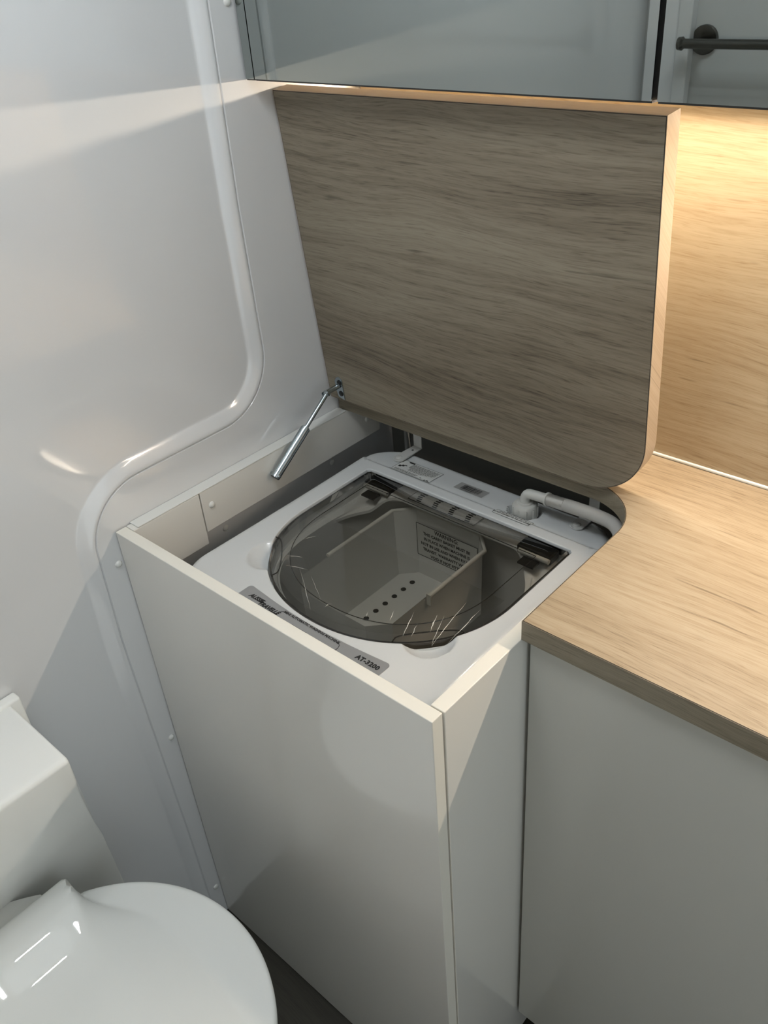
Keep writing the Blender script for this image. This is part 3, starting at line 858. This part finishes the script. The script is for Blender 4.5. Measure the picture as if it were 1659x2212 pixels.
bm = B(); tube(bm, path, 0.0070, 20); obj('elbow', bm, M['nylon'], hp, 40)
bm = B(); cyl(bm, d0, d0 + (d1-d0)*0.10, 0.0096, n=22); obj('collar', bm, M['nylon'], hp, 40)
bm = B()
pts = [d0 + (d1-d0)*k for k in (0.10, 0.18, 0.3, 0.45, 0.6, 0.75, 0.9, 1.0)]
tube(bm, pts, [0.0085, 0.0088, 0.0083, 0.0088, 0.0083, 0.0088, 0.0086, 0.0086], 20); obj('ferrule', bm, M['crimp'], hp, 40, label='crimped metallic ferrule')
path = smooth_path([d1, (0.4550, -0.1203, -0.0130), (0.4790, -0.1215, -0.0118), (0.5060, -0.1260, -0.0128), (0.5220, -0.1400, -0.0200), (0.5265, -0.1650, -0.0350), (0.5255, -0.2100, -0.0600)], 8)
bm = B(); tube(bm, path, 0.0089, 20); obj('hose', bm, M['hose'], hp, 40)

# ================================================================== mounting brackets
def bracket(cx, cy, label):
    z = top_z(cx, cy)
    t = thing('mounting_bracket', label, 'bracket', (cx, cy, z), 'steel brackets holding the machine')
    bm = B(); r = 0.0102; wdt = 0.0080; z0 = z + 0.0022
    poly = []
    for i in range(15):
        a = radians(200 + 140*i/14); poly.append((cx + r*cos(a), cy + r*sin(a)))
    yb = -0.0700
    poly += [(cx + wdt + 0.002, yb), (cx - wdt + 0.002, yb)]
    prism(bm, poly, z0, z0+0.0018)
    box(bm, cx - wdt + 0.002, cx + wdt + 0.002, yb, yb+0.0018, z0, -0.0004, 0.0004)
    obj('strap', bm, M['whitesteel'], t)
    for y in (yb-0.012,):
        bm = B(); cyl(bm, (cx+0.002, y, z0+0.0017), (cx+0.002, y, z0+0.0020), 0.0018, n=12); obj('hole', bm, M['ink'], t)
    bm = B(); cyl(bm, (cx+0.002, yb-0.0003, -0.024), (cx+0.002, yb+0.0002, -0.024), 0.0021, n=12); obj('hole', bm, M['ink'], t)
    bm = B(); lathe(bm, (cx-0.001, cy, z0+0.0017), (0, 0, 1), [(0, 0.0052), (0.0006, 0.0052), (0.0016, 0.0034), (0.0018, 0.0010), (0.0010, 0.0008), (0.0010, 0)], 18); obj('screw', bm, M['whitesteel'], t, 30)
bracket(0.1310, -0.1110, 'white steel strap screwed to the rear left corner of the machine top')
bracket(0.4440, -0.1080, 'white steel strap screwed to the machine top below the hose')

# ================================================================== gas strut
gs = thing('gas_strut', 'zinc plated stay between left wall batten and raised lid', 'strut', (0.0305, -0.275, -0.032))
A = Vector((0.0305, -0.2752, -0.0318)); Mv = Vector((0.0305, -0.2062, 0.0166)); Cv = Vector((0.0305, -0.1545, 0.0535))
ax = (Mv-A).normalized()
bm = B(); cyl(bm, A - ax*0.004, Mv, 0.0074, n=24); cyl(bm, Mv, Mv + ax*0.0018, 0.0056, n=24); obj('cylinder', bm, M['steel'], gs, 40)
bm = B(); cyl(bm, A - ax*0.0046, A - ax*0.0039, 0.0068, n=20); obj('end_cap', bm, M['black'], gs)
bm = B(); cyl(bm, Mv + ax*0.001, Cv, 0.0034, n=18); obj('rod', bm, M['steel'], gs, 40)
bm = B(); lathe(bm, A + Vector((0.0055, 0, 0.0)), (1, 0, 0), [(0, 0.0034), (0.0016, 0.0034), (0.0026, 0.0022), (0.0028, 0)], 16)
cyl(bm, (0.0195, A.y, A.z), (0.0250, A.y, A.z), 0.0030, n=14); obj('pivot', bm, M['steel'], gs, 40)
# plate screwed to the lid underside
def lidp(x, b, c): return Vector(lid3(x, b, c))
bm = B()
pp = [(0.0215, 0.034), (0.0215, 0.018), (0.0245, 0.0065), (0.0365, 0.0035), (0.0365, 0.038), (0.0300, 0.0425), (0.0255, 0.0405)]
q0 = [bm.verts.new(lid3(a, b, -0.0002)) for a, b in pp]; q1 = [bm.verts.new(lid3(a, b, -0.0020)) for a, b in pp]
bm.faces.new(q0); bm.faces.new(q1[::-1])
for i in range(len(pp)): bm.faces.new((q0[i], q0[(i+1) % len(pp)], q1[(i+1) % len(pp)], q1[i]))
obj('plate', bm, M['steel'], gs)
for b in (0.0325, 0.0135):
    bm = B(); lathe(bm, lid3(0.0310, b, -0.0020), tuple(-back), [(0, 0.0045), (0.0008, 0.0045), (0.0016, 0.0030), (0.0016, 0)], 18); obj('screw', bm, M['black'], gs, 40)
bm = B(); tube(bm, [lid3(0.0285, 0.0265, -0.002), lid3(0.0265, 0.0260, -0.012), Cv + Vector((-0.003, -0.004, -0.001)), Cv], 0.0040, 12)
lathe(bm, Cv + Vector((-0.006, 0, 0)), (1, 0, 0), [(0, 0), (0.001, 0.0036), (0.005, 0.0052), (0.010, 0.0036), (0.011, 0)], 16)
obj('ball_joint', bm, M['steel'], gs, 40)

# ================================================================== toilet
TY = -0.875
wc = thing('toilet', 'white ceramic toilet with closed lid below the left wall', 'toilet', (0.28, TY, FZ))
EA, EB, EX = 0.218, 0.219, 0.280
HX = 0.090                                          # hinge line
RIM = -0.430
def wc_outline(scale=1.0, xmin=HX):
    P = []
    for i in range(180):
        t = 2*pi*i/180
        P.append((max(xmin, EX + EA*scale*cos(t)), TY + EB*scale*sin(t)))
    return P
def pad(x, y):
    ay = abs(y - TY)
    k = max(0.0, (x - HX))
    y_in = 0.0945 - 0.026*sstep(0.0, 0.11, k)                                     # half width of the raised top
    y_out = 0.0985 + 0.050*sstep(-0.01, 0.13, k) - 0.012*sstep(0.18, 0.36, k)      # foot of its sloping side
    H = 0.016 + 0.033*(1 - sstep(0.0, 0.125, k))
    t = min(1.0, max(0.0, (ay - y_in)/max(0.003, y_out - y_in)))
    f = 1 - t if t > 0.25 else 1 - t*t*2 - t*0.5
    return H*f*(1 - sstep(0.30, 0.40, k))
def wc_lid():
    bm = B(); n = 240; c = Vector((EX, TY)); rings = []
    out = wc_outline()
    rad = [r_outline(out, c, 2*pi*i/n) for i in range(n)]
    def rg(s_, inset_, z_):
        rr_ = []
        for i in range(n):
            t = 2*pi*i/n; r = max(0.0, rad[i]*s_ - inset_)
            x, y = c.x + r*cos(t), c.y + r*sin(t)
            rr_.append(bm.verts.new((x, y, z_ + pad(x, y))))
        return rr_
    rings.append([bm.verts.new((v.co.x, v.co.y, RIM-0.022)) for v in rg(1, 0.003, RIM)])
    bmesh.ops.delete(bm, geom=[v for v in bm.verts if not v.link_faces and abs(v.co.z - (RIM-0.022)) > 1e-6], context='VERTS')
    rings.append(rg(1, 0.0, RIM-0.014))
    for v in rings[-1]: v.co.z = RIM - 0.014 if v.co.x > HX+0.001 else v.co.z
    rings.append(rg(1, 0.0, RIM-0.006)); rings.append(rg(1, 0.0015, RIM-0.002)); rings.append(rg(1, 0.004, RIM-0.0005)); rings.append(rg(1, 0.007, RIM))
    for k in range(1, 80):
        rings.append(rg(1 - k/80, 0.007*(1-k/80), RIM))
    for a, b in zip(rings, rings[1:]): bridge(bm, a, b)
    cv = bm.verts.new((c.x, c.y, RIM + pad(c.x, c.y)))
    for i in range(n): bm.faces.new((rings[-1][i], rings[-1][(i+1) % n], cv))
    return bm
obj('toilet_lid', wc_lid(), M['ceramic'], wc, 50)
bm = B()                                             # hinge cover behind the lid
hcp = [(HX-0.003, TY-0.090), (HX-0.003, TY+0.070)]
for i in range(1, 20):
    k = i/20; hcp.append((HX - 0.004 - 0.040*sin(pi*k), TY + 0.070 - 0.160*k))
prism(bm, hcp, RIM-0.020, RIM+0.036)
bmesh.ops.bevel(bm, geom=[e for e in bm.edges if e.verts[0].co.z > RIM and e.verts[1].co.z > RIM], offset=0.003, segments=3, affect='EDGES')
obj('hinge_cover', bm, M['ceramic'], wc, 35)
bm = B()                                             # seat and pan
def oval(cx, a, b, z, n=64): return [bm.verts.new((cx + a*cos(2*pi*i/n), TY + b*sin(2*pi*i/n), z)) for i in range(n)]
sec = [(0.280, 0.212, 0.212, RIM-0.023), (0.280, 0.212, 0.212, RIM-0.038), (0.275, 0.200, 0.195, RIM-0.045), (0.260, 0.195, 0.175, RIM-0.09), (0.235, 0.180, 0.140, RIM-0.20), (0.220, 0.170, 0.115, RIM-0.30), (0.220, 0.175, 0.120, FZ+0.03), (0.220, 0.180, 0.125, FZ+0.001)]
rs = [oval(*s_) for s_ in sec]
for a, b in zip(rs, rs[1:]): bridge(bm, a, b)
bm.faces.new(rs[0]); bm.faces.new(rs[-1])
obj('pan', bm, M['ceramic'], wc, 40)
bm = B()                                             # cistern
cy0, cy1 = TY-0.165, -0.735
CP = [(0.002, -0.1485, -0.735), (0.1415, -0.1485, -0.735), (0.1465, -0.1535, -0.735), (0.1390, -0.197, -0.7345), (0.1200, -0.245, -0.729), (0.0980, -0.300, -0.721), (0.0700, -0.360, -0.711), (0.0480, -0.420, -0.702), (0.0440, -0.520, -0.697), (0.044, FZ+0.002, -0.695), (0.002, FZ+0.002, -0.695)]
a0 = [bm.verts.new((x, cy0, z)) for x, z, y in CP]; a1 = [bm.verts.new((x, y, z)) for x, z, y in CP]
bm.faces.new(a0); bm.faces.new(a1[::-1])
for i in range(len(a0)): bm.faces.new((a0[i], a0[(i+1) % len(a0)], a1[(i+1) % len(a0)], a1[i]))
bmesh.ops.recalc_face_normals(bm, faces=bm.faces[:])
bmesh.ops.bevel(bm, geom=[e for e in bm.edges if not (abs(e.verts[0].co.y-e.verts[1].co.y) > 0.1 and -0.60 < e.verts[0].co.z < -0.19)], offset=0.0035, segments=3, profile=0.5, affect='EDGES')
obj('cistern', bm, M['ceramic'], wc, 40)
bm = B(); box(bm, -0.0070, 0.0105, cy0, cy1+0.014, -0.30, -0.1440, 0.004, 3); obj('back_flange', bm, M['ceramic'], wc, 40)

# ================================================================== towel rail on the opposite wall (seen in the mirror)
tw = thing('towel_rail', 'gunmetal towel rail with round rosette reflected in the mirror', 'towel rail', (0.12, YF, 0.41))
bm = B(); lathe(bm, (0.118, YF+0.0002, 0.413), (0, 1, 0), [(0, 0.026), (0.006, 0.026), (0.0075, 0.0245), (0.0075, 0)], 40); obj('rosette', bm, M['gunmetal'], tw, 35)
bm = B(); cyl(bm, (0.118, YF+0.006, 0.413), (0.118, YF+0.060, 0.413), 0.0075, n=20); obj('post', bm, M['gunmetal'], tw, 35)
bm = B(); lathe(bm, (0.092, YF+0.060, 0.413), (1, 0, 0), [(0, 0), (0.0005, 0.011), (0.008, 0.0120), (0.012, 0.0085), (0.56, 0.0085), (0.56, 0)], 28); obj('bar', bm, M['gunmetal'], tw, 35)
bm = B(); lathe(bm, (0.63, YF+0.0002, 0.413), (0, 1, 0), [(0, 0.026), (0.006, 0.026), (0.0075, 0.0245), (0.0075, 0)], 40); cyl(bm, (0.63, YF+0.006, 0.413), (0.63, YF+0.053, 0.413), 0.0075, n=20); obj('rosette', bm, M['gunmetal'], tw, 35)

# ================================================================== roof hatch with four LED bars; downlights
rh = thing('roof_hatch', 'white roof hatch with four cool LED bars in the ceiling', 'light', (0.36, -0.74, CZ))
bm = B()
for a in ((hx0-0.03, hx1+0.03, hy0-0.03, hy0), (hx0-0.03, hx1+0.03, hy1, hy1+0.03), (hx0-0.03, hx0, hy0, hy1), (hx1, hx1+0.03, hy0, hy1)):
    box(bm, a[0], a[1], a[2], a[3], CZ-0.014, CZ-0.0005)
for a in ((hx0+0.0005, hx1-0.0005, hy0+0.0005, hy0+0.006), (hx0+0.0005, hx1-0.0005, hy1-0.006, hy1-0.0005), (hx0+0.0005, hx0+0.006, hy0+0.006, hy1-0.006), (hx1-0.006, hx1-0.0005, hy0+0.006, hy1-0.006)):
    box(bm, a[0], a[1], a[2], a[3], CZ-0.010, CZ+0.060)
obj('frame', bm, M['cap'], rh)
bm = B(); box(bm, hx0+0.004, hx1-0.004, hy0+0.004, hy1-0.004, CZ+0.055, CZ+0.062); obj('dome', bm, M['dome'], rh)
for a in ((hx0+0.05, hx1-0.05, hy0-0.020, hy0-0.010), (hx0+0.05, hx1-0.05, hy1+0.010, hy1+0.020), (hx0-0.020, hx0-0.010, hy0+0.05, hy1-0.05), (hx1+0.010, hx1+0.020, hy0+0.05, hy1-0.05)):
    bm = B(); box(bm, a[0], a[1], a[2], a[3], CZ-0.0165, CZ-0.0142); obj('led_bar', bm, M['led_cool'], rh)
